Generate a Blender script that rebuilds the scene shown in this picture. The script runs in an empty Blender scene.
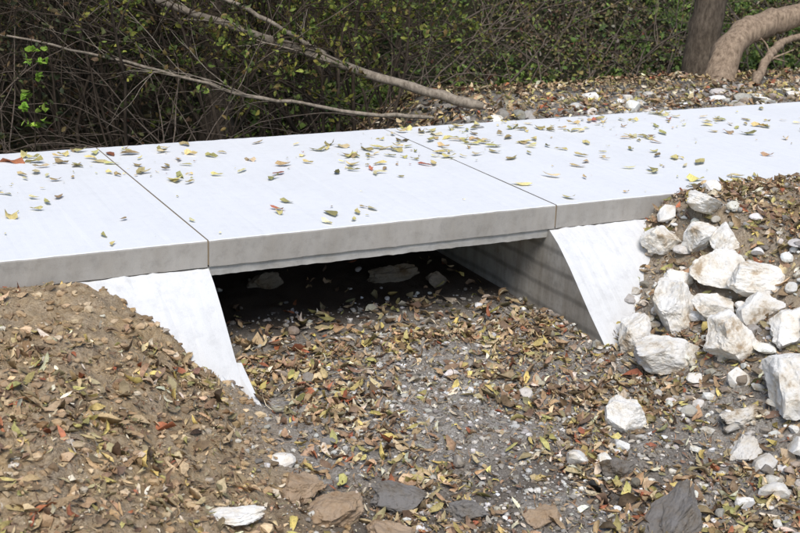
import bpy, math, random
import numpy as np
from mathutils import Matrix, Vector, noise as mn
rng=np.random.default_rng(7); random.seed(7)
# ---------------- noise
def h2(ix,iy,seed):
    h=(ix.astype(np.int64)*374761393+iy.astype(np.int64)*668265263+seed*1442695041)&0xffffffff
    h=((h^(h>>13))*1274126177)&0xffffffff
    h=((h^(h>>15))*2246822519)&0xffffffff
    return ((h^(h>>16))&0xffffff)/float(0xffffff)
def vn(x,y,seed=0):
    x=np.asarray(x,float);y=np.asarray(y,float)
    ix=np.floor(x);iy=np.floor(y);fx=x-ix;fy=y-iy
    fx=fx*fx*(3-2*fx);fy=fy*fy*(3-2*fy)
    a=h2(ix,iy,seed);b=h2(ix+1,iy,seed);c=h2(ix,iy+1,seed);d=h2(ix+1,iy+1,seed)
    return (a+(b-a)*fx+(c-a)*fy+(a-b-c+d)*fx*fy)*2-1
def fbm(x,y,seed=0,o=4):
    s=0;a=1;n=0
    for i in range(o):
        s=s+a*vn(x*2**i*(1+.03*i)+i*13.7,y*2**i-i*7.1,seed+i);n+=a;a*=.5
    return s/n
def ss(a,b,x):
    t=np.clip((x-a)/(b-a),0,1);return t*t*(3-2*t)
def lin(a,b,x): return np.clip((x-a)/(b-a),0,1)
# ---------------- terrain
def base(x,y):
    x=np.asarray(x,float);y=np.asarray(y,float)
    ny=np.clip(-y,0,6)
    fl=-.70-.07*np.clip(ny-.5,0,3)
    toeL=.08-.10*np.clip(ny-.4,0,1)+.05*vn(y*1.5,y*0+3,5)
    WL=.78+.25*ny
    topL=-.15+.06*lin(-.8,-1.8,x)-.11*ny
    sL=lin(0,1,(toeL-x)/WL); sL=.5*sL+.5*sL*sL*(3-2*sL)
    toeR=2.25-.22*np.clip(ny-1.7,0,3)+.06*vn(y*1.3,y*0+8,6)
    WR=.85+.32*np.clip(ny,0,1)
    topR=-.10+.13*lin(2.8,3.3,x)-.03*ny+.03*np.clip(x-3.5,0,6)*ss(0,1,ny)
    sR=lin(0,1,(x-toeR)/WR); sR=.7*sR+.3*sR*sR*(3-2*sR)
    zf=fl+(topL-fl)*sL+(topR-fl)*sR
    # soil banked up against the outer side of the near wing, leaving a curved edge
    zf=zf+.07*np.exp(-(((x+.42)/.18)**2+((y+.38)/.18)**2))
    zu=-.70+.46*(ss(.02,-.35,x)+ss(2.24,2.6,x))
    r=ss(2.3,3.3,x-.15*(y-2.4))
    zb_r=-.03-.75*ss(3.7,6.2,y)
    l=ss(-.2,-1.6,x)
    zb=(-.72+.35*l)*(1-r)+zb_r*r
    zb=zb+.34*(1-r)*(1-l)*ss(2.3,2.9,y)*ss(5.0,3.4,y)  # unseen mound added to keep light out of the culvert's far end
    hill=.40*np.logaddexp(0,(y-8.8)*1.5)/1.5
    hill=np.where(y>26,.40*17.2+.08*(y-26),hill)
    zb=zb+hill
    k1=ss(-.012,.03,y); k2=ss(2.33,2.40,y)
    z=zf*(1-k1)+zu*k1
    z=z*(1-k2)+zb*k2
    return z
def T(x,y):
    x=np.asarray(x,float);y=np.asarray(y,float)
    z=base(x,y)
    front=ss(.1,-.1,y)
    lb=ss(.2,-.3,x)*front
    d=.022*fbm(x*2.2,y*2.2,11,3)+.016*fbm(x*9,y*9,21,3)+.007*fbm(x*38,y*38,31,2)
    cl=np.abs(fbm(x*6,y*6,41,3))
    d=d+lb*(.050*(.35-cl)+.026*fbm(x*15,y*15,51,3)+.020*np.abs(fbm(x*28,y*28,55,2)))
    mid=front*(1-lb)
    d=d+mid*(.030*(.4-np.abs(fbm(x*8,y*8,61,3)))+.012*fbm(x*24,y*24,71,2))
    att=1-.85*np.exp(-((y)/.12)**2)*np.where(x<-.6,1,np.where(x>2.8,1,0))
    att=np.where((y>0)&(y<2.41)&((x<0)|(x>2.2)),0.0,att)
    d=d+ss(2.5,3,y)*(.12*fbm(x*.8,y*.8,81,3))*ss(3.4,5,y)
    return z+d*att
def Tn(x,y,e=.02):
    gx=(T(x+e,y)-T(x-e,y))/(2*e);gy=(T(x,y+e)-T(x,y-e))/(2*e)
    n=np.stack([-gx,-gy,np.ones_like(gx)],-1)
    return n/np.linalg.norm(n,axis=-1,keepdims=True)
# ---------------- mesh helper
def mk(name,V,F,mat=None,col=None,smooth=True,parent=None):
    V=np.asarray(V,np.float32);F=np.asarray(F,np.int32)
    me=bpy.data.meshes.new(name)
    me.vertices.add(len(V));me.vertices.foreach_set('co',V.ravel())
    k=F.shape[1];me.loops.add(F.size);me.loops.foreach_set('vertex_index',F.ravel())
    me.polygons.add(len(F));me.polygons.foreach_set('loop_start',np.arange(0,F.size,k,dtype=np.int32))
    me.polygons.foreach_set('loop_total',np.full(len(F),k,np.int32))
    me.polygons.foreach_set('use_smooth',np.full(len(F),smooth,bool))
    me.update(calc_edges=True);me.validate()
    if col is not None:
        a=me.attributes.new('Col','FLOAT_COLOR','POINT')
        c=np.ones((len(V),4),np.float32);c[:,:3]=col;a.data.foreach_set('color',c.ravel())
    ob=bpy.data.objects.new(name,me);bpy.context.scene.collection.objects.link(ob)
    if mat: me.materials.append(mat)
    if parent: ob.parent=parent
    return ob
def empty(name):
    e=bpy.data.objects.new(name,None);bpy.context.scene.collection.objects.link(e);return e
# ---------------- materials
def newmat(name,rough=.9,spec=.2):
    m=bpy.data.materials.new(name);m.use_nodes=True
    nt=m.node_tree;b=nt.nodes['Principled BSDF'];b.inputs['Roughness'].default_value=rough
    b.inputs['Specular IOR Level'].default_value=spec
    return m,nt,b
def N(nt,t,**k):
    n=nt.nodes.new(t)
    for a,v in k.items():
        if a in n.inputs.keys(): n.inputs[a].default_value=v
        else: setattr(n,a,v)
    return n
def noisen(nt,co,scale,detail=6,rough=.6):
    n=N(nt,'ShaderNodeTexNoise',Scale=scale,Detail=detail,Roughness=rough);nt.links.new(co,n.inputs['Vector']);return n.outputs['Fac']
def ramp(nt,f,stops):
    r=nt.nodes.new('ShaderNodeValToRGB');nt.links.new(f,r.inputs[0])
    e=r.color_ramp.elements
    e[0].position=stops[0][0];e[0].color=(*stops[0][1],1);e[1].position=stops[-1][0];e[1].color=(*stops[-1][1],1)
    for p,c in stops[1:-1]:
        x=e.new(p);x.color=(*c,1)
    return r.outputs[0]
def mix(nt,f,a,b,mode='MIX'):
    m=nt.nodes.new('ShaderNodeMix');m.data_type='RGBA';m.blend_type=mode
    for s,v in ((m.inputs[0],f),(m.inputs[6],a),(m.inputs[7],b)):
        if hasattr(v,'is_output'): nt.links.new(v,s)
        elif isinstance(v,(int,float)): s.default_value=v
        else: s.default_value=(*v,1)
    return m.outputs[2]
def bump(nt,b,h,strength,dist):
    n=N(nt,'ShaderNodeBump',Strength=strength,Distance=dist);nt.links.new(h,n.inputs['Height']);nt.links.new(n.outputs[0],b.inputs['Normal'])
def pos(nt):
    return nt.nodes.new('ShaderNodeTexCoord').outputs['Object']
def stretch(nt,co,s):
    mp=N(nt,'ShaderNodeMapping');mp.inputs['Scale'].default_value=s;nt.links.new(co,mp.inputs[0]);return mp.outputs[0]
def g(v): return (v,v,v)
def attr(nt):
    a=nt.nodes.new('ShaderNodeAttribute');a.attribute_name='Col';return a
# ground
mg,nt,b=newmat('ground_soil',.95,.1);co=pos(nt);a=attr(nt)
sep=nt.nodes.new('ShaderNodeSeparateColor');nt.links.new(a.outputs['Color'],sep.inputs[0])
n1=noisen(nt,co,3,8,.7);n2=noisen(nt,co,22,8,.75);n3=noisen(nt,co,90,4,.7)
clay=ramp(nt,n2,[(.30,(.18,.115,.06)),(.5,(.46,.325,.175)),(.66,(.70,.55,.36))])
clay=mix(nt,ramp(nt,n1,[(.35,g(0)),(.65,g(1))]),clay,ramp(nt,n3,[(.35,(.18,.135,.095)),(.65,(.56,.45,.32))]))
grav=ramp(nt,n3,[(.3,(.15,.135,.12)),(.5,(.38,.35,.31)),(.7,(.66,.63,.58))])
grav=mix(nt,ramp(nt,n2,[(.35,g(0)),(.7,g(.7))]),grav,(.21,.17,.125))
hill=ramp(nt,n2,[(.35,(.012,.009,.006)),(.5,(.035,.030,.016)),(.65,(.03,.040,.012))])  # near-black soil: shade behind the thicket is put into the colour
c=mix(nt,sep.outputs[0],grav,clay);c=mix(nt,sep.outputs[2],c,hill);c=mix(nt,sep.outputs[1],c,(.085,.065,.048))  # last mix darkens for painted culvert shade and for the damp bed
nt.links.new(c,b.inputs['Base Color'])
hh=nt.nodes.new('ShaderNodeMath');hh.operation='ADD';nt.links.new(n2,hh.inputs[0]);nt.links.new(n3,hh.inputs[1])
bump(nt,b,hh.outputs[0],.85,.02)
# concrete
def concrete(name,light,dark,wear=.25,planks=False,streak=0):
    m,nt,b=newmat(name,.85,.25);co=pos(nt)
    n1=noisen(nt,co,1.3,6,.6);n2=noisen(nt,co,14,8,.7);n3=noisen(nt,co,260,3,.6)
    c=ramp(nt,n1,[(.3,dark),(.62,light)])
    c2=ramp(nt,n2,[(.25,g(.62)),(.5,g(.96)),(.7,g(1))])
    c=mix(nt,wear*2,c,c2,'MULTIPLY')
    c3=ramp(nt,n3,[(.25,g(.8)),(.6,g(1))]);c=mix(nt,.5,c,c3,'MULTIPLY')
    h=n3
    if streak:
        c=mix(nt,streak,c,ramp(nt,noisen(nt,stretch(nt,co,(5,1,1.5)),1.2,6,.6),[(.34,(.62,.56,.47)),(.58,g(1))]),'MULTIPLY')
    if planks:
        w=N(nt,'ShaderNodeTexWave',Scale=2.4,Distortion=1.2,Detail=3);w.wave_type='BANDS';w.bands_direction='Z';nt.links.new(co,w.inputs['Vector'])
        c=mix(nt,.7,c,ramp(nt,w.outputs['Fac'],[(.0,g(.45)),(.25,g(.9)),(1,g(1))]),'MULTIPLY')
        c=mix(nt,.5,c,ramp(nt,noisen(nt,stretch(nt,co,(1,5,1)),2.2,6,.7),[(.35,(.45,.40,.33)),(.6,g(1))]),'MULTIPLY')
    nt.links.new(c,b.inputs['Base Color'])
    ad=nt.nodes.new('ShaderNodeMath');ad.operation='MULTIPLY_ADD';nt.links.new(n2,ad.inputs[0]);ad.inputs[1].default_value=2.;nt.links.new(h,ad.inputs[2])
    bump(nt,b,ad.outputs[0],.3,.003)
    return m
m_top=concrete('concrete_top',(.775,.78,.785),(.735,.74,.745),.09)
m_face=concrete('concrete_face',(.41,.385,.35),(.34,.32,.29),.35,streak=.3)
m_lip=concrete('concrete_lip',(.58,.56,.52),(.48,.46,.42),.4,streak=.4)
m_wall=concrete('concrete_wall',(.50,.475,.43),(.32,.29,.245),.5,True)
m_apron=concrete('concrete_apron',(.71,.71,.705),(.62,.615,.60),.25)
m_dirtj,nt,b=newmat('joint_dirt');b.inputs['Base Color'].default_value=(.26,.20,.13,1)
def leafmat(name,tr=.25):
    m,nt,b=newmat(name,.6,.25);a=attr(nt);co=pos(nt)
    n=noisen(nt,co,70,4,.7)
    c=mix(nt,.8,a.outputs['Color'],ramp(nt,n,[(.3,g(.5)),(.6,g(1.1))]),'MULTIPLY')
    nt.links.new(c,b.inputs['Base Color'])
    if tr>0:
        t=nt.nodes.new('ShaderNodeBsdfTranslucent');nt.links.new(c,t.inputs[0])
        mx=nt.nodes.new('ShaderNodeMixShader');mx.inputs[0].default_value=tr
        nt.links.new(b.outputs[0],mx.inputs[1]);nt.links.new(t.outputs[0],mx.inputs[2])
        nt.links.new(mx.outputs[0],nt.nodes['Material Output'].inputs[0])
    return m
m_leaf=leafmat('fallen_leaf',0);m_gleaf=leafmat('living_leaf',.3)
def stonemat(name,bs=.7,bd=.01,stain=.7):
    m,nt,b=newmat(name,.9,.2);a=attr(nt);co=pos(nt)
    n=noisen(nt,co,7,8,.7);n2=noisen(nt,co,45,8,.75)
    c=mix(nt,1.,a.outputs['Color'],ramp(nt,n,[(.34,(.52,.41,.29)),(.44,(.90,.85,.77)),(.56,(1,1,1))]),'MULTIPLY')
    c=mix(nt,stain,c,ramp(nt,n2,[(.33,g(.45)),(.47,g(1))]),'MULTIPLY')
    nt.links.new(c,b.inputs['Base Color']);bump(nt,b,n2,bs,bd);return m
m_stone=stonemat('limestone');m_rock=stonemat('limestone_rough',.6,.013,.5)
def barkmat(name,ca,cb):
    m,nt,b=newmat(name,.9,.15);co=pos(nt)
    n=noisen(nt,stretch(nt,co,(1,1,.35)),28,8,.7)
    nt.links.new(ramp(nt,n,[(.3,ca),(.65,cb)]),b.inputs['Base Color']);bump(nt,b,n,.8,.02);return m
m_bark=barkmat('bark',(.04,.03,.022),(.17,.135,.10))
m_barkp=barkmat('bark_pale',(.12,.095,.07),(.38,.32,.25))
m_barkl=barkmat('bark_brown',(.11,.075,.05),(.40,.30,.21))
m_cane=barkmat('cane',(.06,.045,.033),(.24,.19,.15))
m_twig=barkmat('twig',(.02,.014,.010),(.085,.065,.047))  # very dark, so the thicket's shade is carried by the colour
# ---------------- ground sheet
def axis(segs):
    out=[]
    for a0,b0,s in segs:
        out.append(np.arange(a0,b0-1e-6,s))
    return np.concatenate(out+[[segs[-1][1]]])
X=axis([(-160,-40,20),(-40,-12,3),(-12,-4,.5),(-4,-2,.06),(-2,5.2,.018),(5.2,9,.06),(9,16,.4),(16,40,3),(40,180,20)])
Y=axis([(-150,-30,20),(-30,-8,3),(-8,-3.4,.3),(-3.4,.06,.018),(.06,2.3,.05),(2.3,4,.04),(4,16,.12),(16,30,.7),(30,60,5),(60,200,20)])
gx,gy=np.meshgrid(X,Y);Z=T(gx,gy)
V=np.stack([gx,gy,Z],-1).reshape(-1,3)
nx,nyy=len(X),len(Y);i=np.arange(nyy-1)[:,None]*nx+np.arange(nx-1)[None]
F=np.stack([i,i+1,i+1+nx,i+nx],-1).reshape(-1,4)
x=V[:,0];y=V[:,1]
cR=ss(.25,-.25,x+.25*fbm(x*3,y*3,91,2))*ss(.3,-.1,y)+.6*ss(2.3,3.0,x)*ss(.3,-.1,y)
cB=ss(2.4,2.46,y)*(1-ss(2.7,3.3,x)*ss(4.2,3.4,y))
cG=ss(-.1,.7,y+.2*fbm(x*3,y*3,97,3))*ss(3.2,2.6,y)*ss(-.1,0,x)*ss(2.3,2.2,x)  # culvert floor mask: shade under the deck painted into the ground
damp=.65*ss(-1.3,-1.9,y)*ss(-.5,0,x)*ss(2.2,1.6,x)*ss(-.3,.3,fbm(x*3,y*3,191,3))*ss(-6,-4,y)
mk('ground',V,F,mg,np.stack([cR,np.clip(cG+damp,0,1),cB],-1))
# ---------------- bridge
bridge=empty('concrete_culvert_bridge')
def extr(name,prof,x0,x1,mat,step=.04,amp=.002,parent=bridge,mats=None,facefn=None,seed=0):
    prof=np.array(prof);n=len(prof);xs=np.linspace(x0,x1,max(2,int((x1-x0)/step)))
    V=[];
    for xx in xs:
        nz=np.array([[0,amp*mn.noise(Vector((xx*7,p[0]*5+seed,p[1]*9)))+amp*.7*mn.noise(Vector((xx*31,p[0]*15,p[1]*19+seed))),amp*mn.noise(Vector((xx*9+50,p[0]*5,p[1]*9+seed)))+amp*mn.noise(Vector((xx*40+50,p[0]*5,p[1]*9+seed)))] for p in prof])
        V.append(np.stack([np.full(n,xx),prof[:,0],prof[:,1]],-1)+nz)
    V=np.concatenate(V)
    me=bpy.data.meshes.new(name);F=[]
    m=len(xs)
    for k in range(m-1):
        for j in range(n):
            a=k*n+j;b2=k*n+(j+1)%n;F.append((a,a+n,b2+n,b2))
    F.append(tuple(range(n)));F.append(tuple(range(n*(m-1),n*m))[::-1])
    me.from_pydata(V.tolist(),[],F);
    ob=bpy.data.objects.new(name,me);bpy.context.scene.collection.objects.link(ob);ob.parent=parent
    for mm in (mats or [mat]): me.materials.append(mm)
    import bmesh
    bm=bmesh.new();bm.from_mesh(me);bmesh.ops.recalc_face_normals(bm,faces=bm.faces);bm.to_mesh(me);bm.free()
    if mats:
        for p in me.polygons: p.material_index=facefn(p)
    return ob
P=[(0,-.15),(0,-.075),(0,-.010),(.003,-.003),(.010,0),(.6,0),(1.2,0),(1.8,0),(2.42,0),(2.43,-.01),(2.43,-.15)]
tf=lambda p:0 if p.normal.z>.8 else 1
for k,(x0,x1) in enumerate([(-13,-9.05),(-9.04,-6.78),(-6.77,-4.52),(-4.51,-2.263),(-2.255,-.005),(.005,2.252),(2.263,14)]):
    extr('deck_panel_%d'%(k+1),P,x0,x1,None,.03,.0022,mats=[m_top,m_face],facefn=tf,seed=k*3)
extr('deck_soffit',[(.020,-.153),(.018,-.18),(.022,-.208),(.06,-.218),(.12,-.222),(2.36,-.225),(2.38,-.153)],-.14,2.42,m_lip,.03,.0045)
extr('joint_filler',[(.006,-.14),(.006,-.005),(2.42,-.005),(2.42,-.14)],-12,13.5,m_dirtj,.5,.0)
def abut(name,x0,x1,y1,sl,amp=.007):
    yb=y1-.25
    pr=[(2.36,-.154),(-.002,-.154),(y1*.15,-.156+sl*y1*.10),(y1*.33,-.156+sl*y1*.28),(y1*.66,-.156+sl*y1*.64),(y1,-.156+sl*y1),(yb,-.156+sl*y1-.32),(yb,-1.3),(2.36,-1.3)]
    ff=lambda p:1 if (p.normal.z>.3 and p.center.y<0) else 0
    return extr(name,pr,x0,x1,None,.03,amp,mats=[m_wall,m_apron],facefn=ff)
abut('abutment_near_wing',-.78,0,-.62,.90)
abut('abutment_far_wing',2.215,3.0,-.75,.80)
extr('wing_footing',[(-.42,-.56),(-.58,-.645),(-.72,-.675),(-.86,-.725),(-1.0,-.78),(-1.1,-.86),(-1.1,-1.15),(-.42,-1.15)],-.20,.035,m_apron,.02,.030,seed=5)
# ---------------- leaves
S=np.array([0,.2,.5,.8,1.]);WP=np.array([0,.75,1,.62,0])
def leaves(P,Nn,L,Wd,curl,fold,twist):
    n=len(P)
    t=rng.normal(size=(n,3));t-=(t*Nn).sum(1,keepdims=True)*Nn;t/=np.linalg.norm(t,axis=1,keepdims=True)
    bt=np.cross(Nn,t)
    tpl=[(0,0)]+[(s,k*w) for s,w in zip(S[1:4],WP[1:4]) for k in (-1,0,1)]+[(1,0)]
    tpl=np.array(tpl)
    bend=rng.normal(0,.12,n)[:,None]*L[:,None]*((2*tpl[None,:,0]-1)**2)
    edge=1+rng.normal(0,.18,(n,11))
    lx=(tpl[None,:,0]-.5)*L[:,None];ly=tpl[None,:,1]*edge*Wd[:,None]*.5
    lz=curl[:,None]*L[:,None]*((2*tpl[None,:,0]-1)**2)*.5+fold[:,None]*np.abs(ly)+twist[:,None]*lx*ly/L[:,None]*4
    ly=ly*(1-.25*np.clip(np.abs(fold),0,1.5))[:,None]+bend
    V=P[:,None]+lx[...,None]*t[:,None]+ly[...,None]*bt[:,None]+lz[...,None]*Nn[:,None]
    f=[(0,2,1),(0,3,2),(1,2,5),(1,5,4),(2,3,6),(2,6,5),(4,5,8),(4,8,7),(5,6,9),(5,9,8),(7,8,10),(8,9,10)]
    F=(np.array(f)[None]+np.arange(n)[:,None,None]*11).reshape(-1,3)
    return V.reshape(-1,3),F
def palette(n,cols,w,var=.25,hv=.04):
    cols=np.array(cols);i=rng.choice(len(cols),n,p=np.array(w)/sum(w))
    c=cols[i]*(1+var*rng.normal(size=(n,1)))*(1+hv*rng.normal(size=(n,3)))
    return np.clip(c,.005,.9)
LC=[(.36,.24,.135),(.50,.38,.22),(.20,.13,.08),(.58,.46,.16),(.36,.31,.12),(.36,.13,.065),(.60,.52,.39),(.27,.22,.12)]
def litter(name,pts,size=.07,w=(6,5,5,1.6,2,.8,2.2,2.2),lift=.006,tilt=.35,surf=None,cols=LC,svar=.3,mat=None,jz=.014,curl=.35,wr=(.22,.52),fold=(-.3,1.2)):
    n=len(pts);x=pts[:,0];y=pts[:,1]
    if surf is None: z=T(x,y);nn=Tn(x,y)
    else: z=np.full(n,surf);nn=np.tile([0,0,1.],(n,1))
    nn=nn+tilt*rng.normal(size=(n,3));nn/=np.linalg.norm(nn,axis=1,keepdims=True)
    L=size*np.clip(1+svar*rng.normal(size=n),.3,2);Wd=L*rng.uniform(wr[0],wr[1],n)
    V,F=leaves(np.stack([x,y,z+lift+rng.uniform(0,jz,n)*(surf is None)],-1),nn,L,Wd,rng.normal(.15,curl,n),rng.uniform(fold[0],fold[1],n),rng.normal(0,.5,n))
    col=np.repeat(palette(n,cols,w),11,0)
    return mk(name,V,F,mat or m_leaf,col,True)
def scatter(n,x0,x1,y0,y1,dens):
    x=rng.uniform(x0,x1,n);y=rng.uniform(y0,y1,n);d=dens(x,y)
    k=rng.random(n)<d;return np.stack([x[k],y[k]],-1)
def offap(p):
    ap=((p[:,0]>-.7-p[:,1]*-1.5)&(p[:,0]<0)&(p[:,1]>-.5))|((p[:,0]<2.9)&(p[:,0]>2.2)&(p[:,1]>-.7+(p[:,0]-2.2)))|((p[:,0]>-.14)&(p[:,0]<.03)&(p[:,1]>-1.0))&(rng.random(len(p))<.75)
    return p[~ap]
def gpatch(x,y):
    w=.12*fbm(x*4,y*4,141,3)
    return np.clip(1.1*np.exp(-(((x-1.0+w)/.50)**2+((y+.85+w)/.72)**2))+.8*np.exp(-(((x-.75)/.65)**2+((y+1.95+w)/.5)**2))+.5*np.exp(-(((x-1.9)/.4)**2+((y+2.2)/.5)**2)),0,1)
def dfront(x,y):
    d=.32+.65*ss(-.15,.3,x)+.4*ss(-.9,-.2,y)*ss(0,-.4,x)
    d=d*(.22+1.05*ss(-.35,.35,fbm(x*2.3,y*2.3,101,3)))
    d*=1-.84*gpatch(x,y)
    return d
p1=offap(scatter(24000,-2.6,5.2,-3.3,-.03,dfront))
p2=scatter(1300,.03,2.18,0,1.8,lambda x,y:.9*ss(.9,.0,y)+.04)
litter('leaf_litter',np.concatenate([p1,p2]),.074)
p1=offap(scatter(42000,-2.6,5.2,-3.3,-.02,lambda x,y:np.clip(.2+dfront(x,y),0,1)))
litter('leaf_fragments',p1,.026,svar=.5,tilt=.5,w=(6,4,6,.5,1,.5,3,2))
p1=offap(scatter(6000,-2.6,5.2,-3.3,-.02,lambda x,y:.3+.5*ss(-.2,.3,x)))
litter('leaf_stems',p1,.075,svar=.4,tilt=.3,w=(3,3,6,0,0,0,2,2),wr=(.025,.05),curl=.3)
p3=scatter(8500,2.4,11,2.46,5,lambda x,y:.85+0*x)
litter('leaf_litter',p3,.07,lift=.012,jz=.04)
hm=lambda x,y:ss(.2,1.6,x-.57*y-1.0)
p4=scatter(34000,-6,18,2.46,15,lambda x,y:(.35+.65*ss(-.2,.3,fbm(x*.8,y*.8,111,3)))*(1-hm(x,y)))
litter('hillside_leaf_litter',p4,.085,w=(4,2,6,.6,2,.5,.6,2),lift=.02,cols=np.array(LC)*.22,tilt=.6)  # same leaf colours dimmed: thicket shade put into the colour
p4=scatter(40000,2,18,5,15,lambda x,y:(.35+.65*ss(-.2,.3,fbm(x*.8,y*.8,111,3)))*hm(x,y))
litter('hillside_leaf_litter',p4,.085,w=(4,2,4,1,2,.5,1.5,2),lift=.025,cols=np.array(LC)*.48,tilt=.6)  # less dimmed copy of those leaf colours for the open slope
p5=scatter(120000,2,18,5.0,15,lambda x,y:.10+.90*ss(-.15,.25,fbm(x*.7+4,y*.6,121,4))*ss(-.3,.1,fbm(x*3.2,y*3.2,123,2)))
GC=[(.12,.185,.04),(.19,.26,.055),(.07,.11,.03),(.25,.27,.08)]
litter('hillside_grass',p5,.08,w=(3,2.5,2.5,1),cols=GC,lift=.05,tilt=1.1,svar=.5)
def ddeck(x,y):
    d=.12+.88*ss(-.12,.38,fbm(x*1.1+3,y*1.3,131,3))
    d*=.45+.55*ss(.3,1.6,y)
    return d*(1-.3*ss(3.5,6,x))
p6=scatter(1250,-2.6,9,.06,2.39,ddeck)
LD=[(.60,.50,.22),(.52,.46,.18),(.42,.31,.16),(.66,.56,.33),(.36,.32,.13),(.40,.15,.08)]
litter('fallen_leaves_on_deck',p6,.095,w=(4,3,3,3,2,.5),surf=.007,tilt=.08,cols=LD,curl=.12,fold=(-.1,.45),wr=(.28,.5),svar=.35)
p6=scatter(500,-2.6,9,.06,2.39,ddeck)
litter('fallen_leaves_on_deck',p6,.022,w=(2,3,4,2,2,.5),surf=.004,tilt=.06,cols=LD,curl=.1,fold=(-.1,.3),svar=.4)
# ---------------- stones
def ico(sub):
    import bmesh
    bm=bmesh.new();bmesh.ops.create_icosphere(bm,subdivisions=sub,radius=1)
    v=np.array([q.co[:] for q in bm.verts]);f=np.array([[a.index for a in q.verts] for q in bm.faces]);bm.free();return v,f
I1,F1=ico(1);I2,F2=ico(2);I5,F5=ico(5)
def rockv(I,size,cuts=14,amp=.05):
    v=I.copy()
    for _ in range(cuts):
        n=rng.normal(size=3);n/=np.linalg.norm(n);d=rng.uniform(.45,.85)
        q=v@n-d;v=v-np.clip(q,0,None)[:,None]*n
    if amp:
        off=rng.uniform(0,99,3)
        dd=np.array([mn.fractal(Vector(p*1.8+off),.7,2.1,7) for p in v]);v=v*(1+amp*dd)[:,None]
    e=(v.max(0)-v.min(0))/2;c=(v.max(0)+v.min(0))/2
    return (v-c)/e*np.array(size)/2
def gravel(name,pts,smin,smax,cols,w,I=I1,Fc=F1,pw=3,lift=.3):
    n=len(pts);sz=smin+(smax-smin)*rng.random(n)**pw
    base_r=[ (rockv(I,(2,2,2),7,0)) for _ in range(30)]
    z=T(pts[:,0],pts[:,1]);V=[];nb=len(I)
    for k in range(n):
        v=base_r[k%30]*np.array([rng.uniform(.7,1.2),rng.uniform(.6,1),rng.uniform(.4,.75)])*sz[k]*.5
        a=rng.uniform(0,6.28);ca,sa=math.cos(a),math.sin(a)
        v=v@np.array([[ca,sa,0],[-sa,ca,0],[0,0,1]])
        V.append(v+[pts[k,0],pts[k,1],z[k]+sz[k]*.5*lift])
    F=(Fc[None]+np.arange(n)[:,None,None]*nb).reshape(-1,3)
    return mk(name,np.concatenate(V),F,m_stone,np.repeat(palette(n,cols,w,.2,.015),nb,0),False)
SC=[(.46,.44,.40),(.64,.62,.58),(.25,.225,.195),(.35,.29,.23),(.82,.80,.75)]
pg=scatter(30000,-.3,2.8,-3.2,.6,lambda x,y:.2+.8*gpatch(x,y))
gravel('creek_gravel',pg,.006,.045,SC,(5,3,3,2,.8),pw=4)
pg=scatter(9000,-2.4,0,-3,-.05,lambda x,y:.8+0*x)
gravel('bank_clods',pg,.006,.06,[(.46,.33,.20),(.58,.45,.29),(.28,.20,.125),(.60,.53,.43)],(4,3,2.5,.5),pw=5)
pg=scatter(3600,2.1,5,-3.2,-.05,lambda x,y:.8+0*x)
gravel('bank_gravel',pg,.01,.08,SC,(3,3,2,2,3),pw=4)
pg=offap(scatter(230,2.1,3.3,-2.6,-.1,lambda x,y:ss(2.1,2.5,x)+.4))
gravel('limestone_rubble',pg,.03,.13,SC,(1,3,0,.3,5),I2,F2,pw=1.8,lift=.6)
pg=scatter(100,1.4,2.6,-3.0,-1.5,lambda x,y:.6+0*x)
gravel('limestone_rubble',pg,.03,.11,SC,(1,3,.5,.3,5),I2,F2,pw=2.2,lift=.6)
pg=scatter(80,.1,1.9,-2.6,1.2,lambda x,y:.7+0*x)
gravel('creek_cobbles',pg,.03,.10,SC,(2,2,3,1,2.),I2,F2,pw=2.2,lift=.5)
pg=scatter(750,2.9,11,2.5,3.5,lambda x,y:ss(3.6,2.6,y)*ss(2.9,3.6,x))
gravel('rubble_strip',pg,.02,.19,SC,(3,3,2,2,3),I2,F2,pw=3.5)
WH=(.84,.815,.765);GY=(.20,.185,.17);BR=(.38,.28,.19);LG=(.64,.61,.56);DK=(.24,.20,.155)
def rock(name,x,y,w,d,h,col,sink=.25,cuts=16,amp=.13,tilt=.2):
    v=rockv(I5 if w>.2 else I2,(w,d,h),cuts,amp if w>.2 else .0)
    R=Matrix.Rotation(rng.uniform(-.6,.6),3,'Z')@Matrix.Rotation(rng.normal()*tilt,3,'X')@Matrix.Rotation(rng.normal()*tilt,3,'Y')
    v=v@np.array(R).T
    z=float(T(np.array([x]),np.array([y]))[0])
    v+=[x,y,z+h*(.5-sink)]
    return mk(name,v,F5 if w>.2 else F2,m_rock,np.tile(col,(len(v),1)),False)
RK=[(2.88,-.27,.27,.24,.19),(3.17,-.33,.44,.26,.13),(3.0,-.50,.25,.23,.19),(2.92,-.78,.35,.3,.26),(2.62,-.76,.34,.30,.34),(2.74,-.97,.25,.22,.2),(2.35,-.76,.22,.21,.27),(2.38,-1.07,.46,.28,.23),(2.62,-1.29,.36,.31,.31),(2.98,-1.04,.34,.26,.21),(2.86,-1.22,.26,.22,.2),(2.82,-1.49,.30,.22,.18),
(2.60,-1.85,.42,.34,.32),(3.02,-.14,.18,.14,.12),(3.34,-.15,.14,.12,.10),(3.07,-.64,.23,.19,.16),(2.78,-.59,.21,.18,.17),(2.9,-1.64,.24,.2,.17),(2.5,-1.5,.18,.14,.12),(1.76,-1.49,.24,.21,.21),(1.29,-1.73,.15,.11,.09),(2.36,-1.30,.14,.09,.07),(2.97,-.91,.15,.12,.12),(2.35,-2.15,.2,.16,.12),(2.0,-2.35,.16,.12,.10),(2.55,-2.25,.24,.18,.16)]
for r in RK: rock('limestone_rock',r[0],r[1],r[2],r[3],r[4],np.array(WH)*rng.uniform(.86,1.02))
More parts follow.
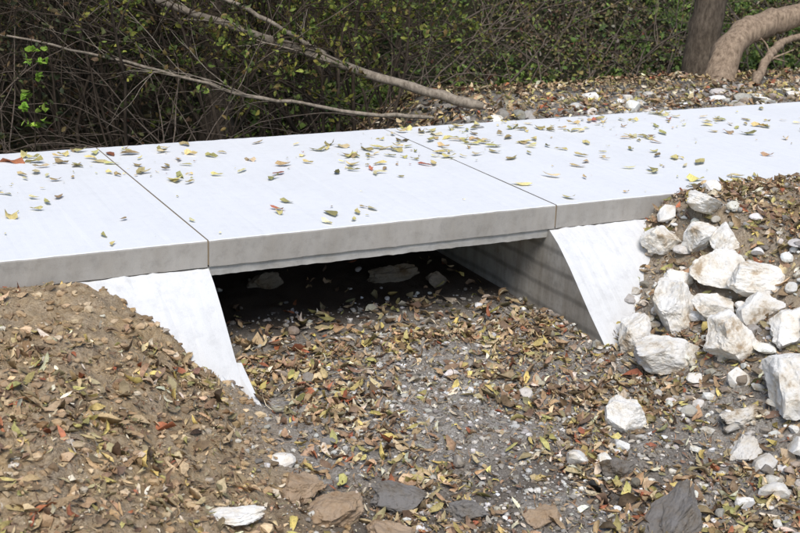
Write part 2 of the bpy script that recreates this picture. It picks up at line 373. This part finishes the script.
for r in [(2.15,-1.98,.22,.15,.12,LG),(2.32,-1.75,.26,.17,.12,LG),(-.08,-1.30,.11,.09,.08,WH),(-.57,-1.93,.30,.15,.07,WH),(1.43,-1.86,.22,.16,.13,GY),(1.36,-2.36,.52,.26,.18,GY),(2.13,-2.13,.16,.12,.1,LG),(-.02,-1.77,.28,.22,.17,BR),(-.11,-1.57,.21,.16,.13,BR),(.29,-1.75,.26,.2,.16,GY),(.55,-1.95,.22,.14,.11,GY),(.12,-2.02,.24,.2,.13,BR),(.85,-2.12,.21,.15,.10,BR),(1.62,.95,.36,.14,.14,DK),(1.85,.75,.22,.16,.12,DK),(.75,1.1,.24,.16,.12,DK)]:
    rock('limestone_rock' if r[5] in (WH,LG) else 'stone',*r[:5],np.array(r[5]),.3,12,.20)
# ---------------- branches
class TB:
    def __init__(s): s.V=[];s.F=[];s.n=0
    def tube(s,pts,rad,k=4):
        pts=np.asarray(pts,float);m=len(pts);t=np.gradient(pts,axis=0);t/=np.linalg.norm(t,axis=1,keepdims=True)+1e-9
        ref=np.array([.31,.17,.93]) if abs(t[0,2])<.8 else np.array([.95,.2,.1])
        u=np.cross(t,ref);u/=np.linalg.norm(u,axis=1,keepdims=True)+1e-9;w=np.cross(t,u)
        an=np.arange(k)*2*math.pi/k
        r=np.asarray(rad)[:,None,None]
        v=pts[:,None]+r*(np.cos(an)[None,:,None]*u[:,None]+np.sin(an)[None,:,None]*w[:,None])
        i=np.arange(m-1)[:,None]*k;j=np.arange(k)[None];j2=(j+1)%k
        f=np.stack([i+j,i+j2,i+k+j2,i+k+j],-1).reshape(-1,4)+s.n
        s.V.append(v.reshape(-1,3));s.F.append(f);s.n+=m*k
    def make(s,name,mat,parent=None): return mk(name,np.concatenate(s.V),np.concatenate(s.F),mat,None,True,parent)
def wander(p,d,L,n,j,grav=0):
    d=np.array(d,float);d/=np.linalg.norm(d);pts=[np.array(p,float)]
    for k in range(n):
        d=d+rng.normal(size=3)*j+np.array([0,0,-grav]);d/=np.linalg.norm(d);pts.append(pts[-1]+d*L/n)
    return np.array(pts),d
def side(d,ang):
    r=rng.normal(size=3);r-=r@d*d;r/=np.linalg.norm(r);return d*math.cos(ang)+r*math.sin(ang)
def grow(tb,p,d,L,r,lev,kids,tips,j=.12,grav=.02):
    pts,_=wander(p,d,L,7,j,grav);m=len(pts)
    tb.tube(pts,np.linspace(r,r*.35,m),4 if r<.02 else 7)
    if lev==0: tips.append(pts); return
    for _ in range(kids[0]):
        k=rng.integers(2,m-1);dd=pts[k]-pts[k-1];dd/=np.linalg.norm(dd)
        grow(tb,pts[k],side(dd,rng.uniform(.5,1.1)),L*rng.uniform(.35,.6),r*.5,lev-1,kids[1:],tips,j,grav)
def twigleaves(tips,per,size,cols,w,name,parent=None,tilt=1.,mat=None):
    P=[]
    for t in tips:
        for _ in range(rng.poisson(per)):
            k=rng.uniform(1,len(t)-1.01);i=int(k);P.append(t[i]+(t[i+1]-t[i])*(k-i)+rng.normal(size=3)*.015)
    P=np.array(P);n=len(P);nn=np.array([0,0,.8])+tilt*rng.normal(size=(n,3));nn/=np.linalg.norm(nn,axis=1,keepdims=True)
    L=size*rng.uniform(.6,1.3,n)
    V,F=leaves(P,nn,L,L*rng.uniform(.4,.6,n),rng.normal(0,.3,n),rng.uniform(-.2,.5,n),rng.normal(0,.3,n))
    return mk(name,V,F,mat or m_gleaf,np.repeat(palette(n,cols,w,.3),11,0),True,parent)
def zt(x,y): return float(T(np.array([x]),np.array([y]))[0])
# thicket
th=empty('shrub_thicket');tb=TB();tips=[];tipsg=[]
for _ in range(115):
    y=rng.uniform(3.4,8.5);x=rng.uniform(-4.5,2.6+.55*(y-3))
    tp=tipsg if (x-.57*y>-1.1 or rng.random()<.16) else tips
    for s in range(rng.integers(2,4)):
        d=np.array([rng.normal()*.35,abs(rng.normal())*.3,1.])
        grow(tb,(x+rng.normal()*.1,y+rng.normal()*.1,zt(x,y)-.03),d,rng.uniform(1.4,2.8),rng.uniform(.009,.022),2,[7,3],tp,.13,.03)
tb.make('stems',m_twig,th)
TC=[(.05,.055,.02),(.08,.085,.03),(.12,.09,.04),(.10,.06,.03),(.03,.038,.015)]  # low leaf albedo stands in for shade inside the thicket
twigleaves(tips,8,.055,TC,(3,2,1.5,3,4),'foliage',th,mat=m_leaf)
twigleaves(tipsg,10,.058,[(.15,.19,.04),(.30,.30,.06),(.08,.11,.03),(.20,.14,.05)],(3,2.5,2.5,1.5),'yellowing_foliage',th)
tb=TB()
for _ in range(95):
    y=rng.uniform(3.0,5);x=rng.uniform(-2.5,3.0+.3*(y-3))
    d=np.array([rng.normal()*1.2,abs(rng.normal())*.5,rng.uniform(.4,1.2)])
    pts,_=wander((x,y,zt(x,y)),d,rng.uniform(1.2,3.0),14,.09,.055)
    if pts[:,1].min()<2.7: continue
    r=rng.uniform(.003,.007);tb.tube(pts,np.linspace(r,r*.4,len(pts)),4)
    for q in range(rng.integers(1,5)):
        k=rng.integers(3,12);p2_,_=wander(pts[k],side((pts[k]-pts[k-1])/np.linalg.norm(pts[k]-pts[k-1]),.7),rng.uniform(.2,.7),6,.1,.02);tb.tube(p2_,np.linspace(r*.5,r*.2,7),3)
tb.make('bramble_canes',m_cane)
sp=empty('hillside_saplings');tb=TB();tips=[]
for _ in range(75):
    y=rng.uniform(5,11);x=rng.uniform(.57*y+.8,15)
    grow(tb,(x,y,zt(x,y)-.03),np.array([rng.normal()*.7,rng.normal()*.3,1.]),rng.uniform(.7,2.4),rng.uniform(.007,.020),2,[5,2],tips,.15,.03)
tb.make('stems',m_cane,sp)
twigleaves(tips,5,.055,[(.16,.20,.05),(.30,.29,.07),(.20,.15,.06)],(3,2,1.5),'foliage',sp)
# fallen branches
def poly(pts,n):
    pts=np.array(pts,float);s=np.linspace(0,len(pts)-1,n);return np.stack([np.interp(s,np.arange(len(pts)),pts[:,k]) for k in range(3)],-1)
def smooth(P_,it=3):
    for _ in range(it): P_[1:-1]=(P_[:-2]+2*P_[1:-1]+P_[2:])/4
    return P_
def limb(name,pts,r0,r1,mat,nside,kids=(3,),sl=.9,seg=30,wob=.02,parent=None):
    tb=TB();P_=smooth(poly(pts,seg));P_+=wob*np.cumsum(rng.normal(size=P_.shape),0)*.35*np.linspace(0,1,seg)[:,None]*np.linspace(1,0,seg)[:,None]*4
    P_+=.006*rng.normal(size=P_.shape)*min(1,r0/.03)
    rr=np.linspace(r0,r1,seg)*(1+.08*rng.normal(size=seg));rr[0]*=.6;tb.tube(P_,rr,12);tp=[]
    for _ in range(nside):
        k=rng.integers(int(seg*.25),seg-1);dd=P_[k]-P_[k-1];dd/=np.linalg.norm(dd)
        dq=side(dd,rng.uniform(.3,.8));dq[2]=abs(dq[2])*.8+.05;dq[1]=abs(dq[1])*.6
        grow(tb,P_[k],dq,rng.uniform(.5,1)*sl,rr[k]*.35,len(kids),list(kids),tp,.1,.01)
    return tb.make(name,mat,parent)
limb('fallen_branch',[(3.46,2.93,.02),(2.885,3.3,.17),(2.2,3.75,.43),(1.28,4.1,.75),(.3,4.5,1.1),(-.8,5.,1.45)],.046,.024,m_barkp,11,(3,2),1.5)
limb('fallen_branch',[(2.9,2.80,-.02),(2.1,2.95,.05),(1.4,3.1,.168),(.58,3.5,.416),(-.4,3.9,.62)],.018,.008,m_barkp,8,(3,),1.2)
limb('fallen_branch',[(2.3,3.68,.40),(1.8,3.7,.68),(1.2,3.8,.95),(.5,4.0,1.2),(-.3,4.2,1.5)],.022,.010,m_barkp,8,(3,),1.2)
# trees
def tree(name,pts,r0,r1,shade_crown,cr,mat,nl=1500,sq=20):
    e=empty(name);tb=TB();seg=50;P_=smooth(poly(pts,seg));P_+=.006*rng.normal(size=P_.shape)
    rr=np.linspace(r0,r1,seg);rr[:6]*=np.linspace(1.45,1,6);tb.tube(P_,rr,sq);tips=[]
    V=np.concatenate(tb.V)
    V+=np.array([[mn.noise(Vector((p[0]*9,p[1]*9,p[2]*2.5))),mn.noise(Vector((p[0]*9+40,p[1]*9,p[2]*2.5))),mn.noise(Vector((p[0]*5,p[1]*9+30,p[2]*5)))] for p in V])*.03
    tb.V=[V]
    for _ in range(11):
        k=rng.integers(int(seg*.6),seg);d=np.array([rng.normal(),rng.normal(),.6])
        grow(tb,P_[k],d,cr*rng.uniform(.8,1.2),rr[k]*.45,2,[6,4],tips,.12,0)
    tb.make('trunk',mat,e)
    twigleaves(tips,nl/len(tips),.2,[(.06,.08,.02),(.12,.12,.03),(.16,.11,.04)],(3,2,1),'shade_crown',e,mat=m_leaf)  # foliage above the view, added to shade the ground behind the bridge
    return tb,e
tree('tree',[(1.96,5.5,-.8),(1.93,5.5,.5),(2.0,5.5,2),(1.9,5.6,4),(2,5.6,6)],.13,.06,0,2.6,m_bark)
tree('tree',[(7.6,5.2,-.9),(7.76,5.2,.6),(7.9,5.2,2.2),(8,5.3,4),(8.1,5.3,6.5)],.2,.09,0,2.2,m_bark,400)
tree('tree',[(-1.5,6.5,-.8),(-1.4,6.5,2),(-1.5,6.6,4),(-1.4,6.6,6)],.16,.07,0,3.,m_bark)
tree('tree',[(4.2,8.2,-.9),(4.2,8.2,2.3),(4.1,8.3,4),(4.1,8.4,6.5)],.12,.07,0,3.0,m_bark,500)
tree('leaning_tree',[(6.72,3.75,-.25),(6.86,3.86,.02),(7.0,3.98,.24),(7.3,4.06,.42),(7.65,4.1,.50),(8.1,4.07,.56),(8.8,4.1,.85),(9.6,4.3,1.4),(10.3,4.5,2.4),(10.7,4.6,4.2),(10.8,4.7,6)],.165,.09,0,2.0,m_barkl,400)
limb('fallen_branch',[(6.9,3.4,-.02),(7.3,3.7,.18),(7.7,3.9,.30),(8.2,4.0,.35)],.05,.03,m_barkl,2,(2,),.5)
# green sprig
tb=TB();tp=[]
pts,_=wander((-.30,3.05,-.3),(.02,.1,1),1.0,9,.04,0);tb.tube(pts,np.linspace(.006,.002,10),4)
for k in range(3,9):
    for q in range(2):
        p_,_=wander(pts[k],side(np.array([0,0,1.]),1.0),.12,4,.1,.02);tb.tube(p_,np.linspace(.002,.001,5),3);tp.append(p_)
sg=empty('green_sapling');tb.make('stem',m_twig,sg)
twigleaves(tp,5,.07,[(.30,.50,.06),(.38,.56,.10)],(1,1),'leaves',sg,.7)
# ---------------- camera / light
cam=bpy.data.cameras.new('camera');co_=bpy.data.objects.new('camera',cam);bpy.context.scene.collection.objects.link(co_)
Mx=Matrix(((.8910,.1064,-.4413),(-.4524,.2866,-.8445),(.0366,.9521,.3035)))
co_.rotation_mode='QUATERNION';co_.rotation_quaternion=Mx.to_quaternion();co_.location=(-2.135,-6.34,2.0)
cam.lens=57.3;cam.sensor_width=36;cam.clip_end=500;cam.clip_start=.1
cam.dof.use_dof=True;cam.dof.focus_distance=7.3;cam.dof.aperture_fstop=5.6
bpy.context.scene.camera=co_
w=bpy.data.worlds.new('World');bpy.context.scene.world=w;w.use_nodes=True;nt=w.node_tree
sky=nt.nodes.new('ShaderNodeTexSky');sky.sky_type='NISHITA';sky.sun_disc=False
el,az=math.radians(55),math.radians(205)
sky.sun_elevation=el;sky.sun_rotation=az
nt.links.new(sky.outputs[0],nt.nodes['Background'].inputs[0]);nt.nodes['Background'].inputs[1].default_value=.15
sun=bpy.data.lights.new('sun','SUN');sun.energy=3.4;sun.angle=math.radians(30);sun.color=(1,.96,.91)
so=bpy.data.objects.new('sun',sun);bpy.context.scene.collection.objects.link(so)
d=Vector((math.sin(az)*math.cos(el),math.cos(az)*math.cos(el),math.sin(el)))
so.rotation_mode='QUATERNION';so.rotation_quaternion=d.to_track_quat('Z','Y')
sc=bpy.context.scene;sc.view_settings.view_transform='Standard';sc.view_settings.look='None';sc.view_settings.exposure=0
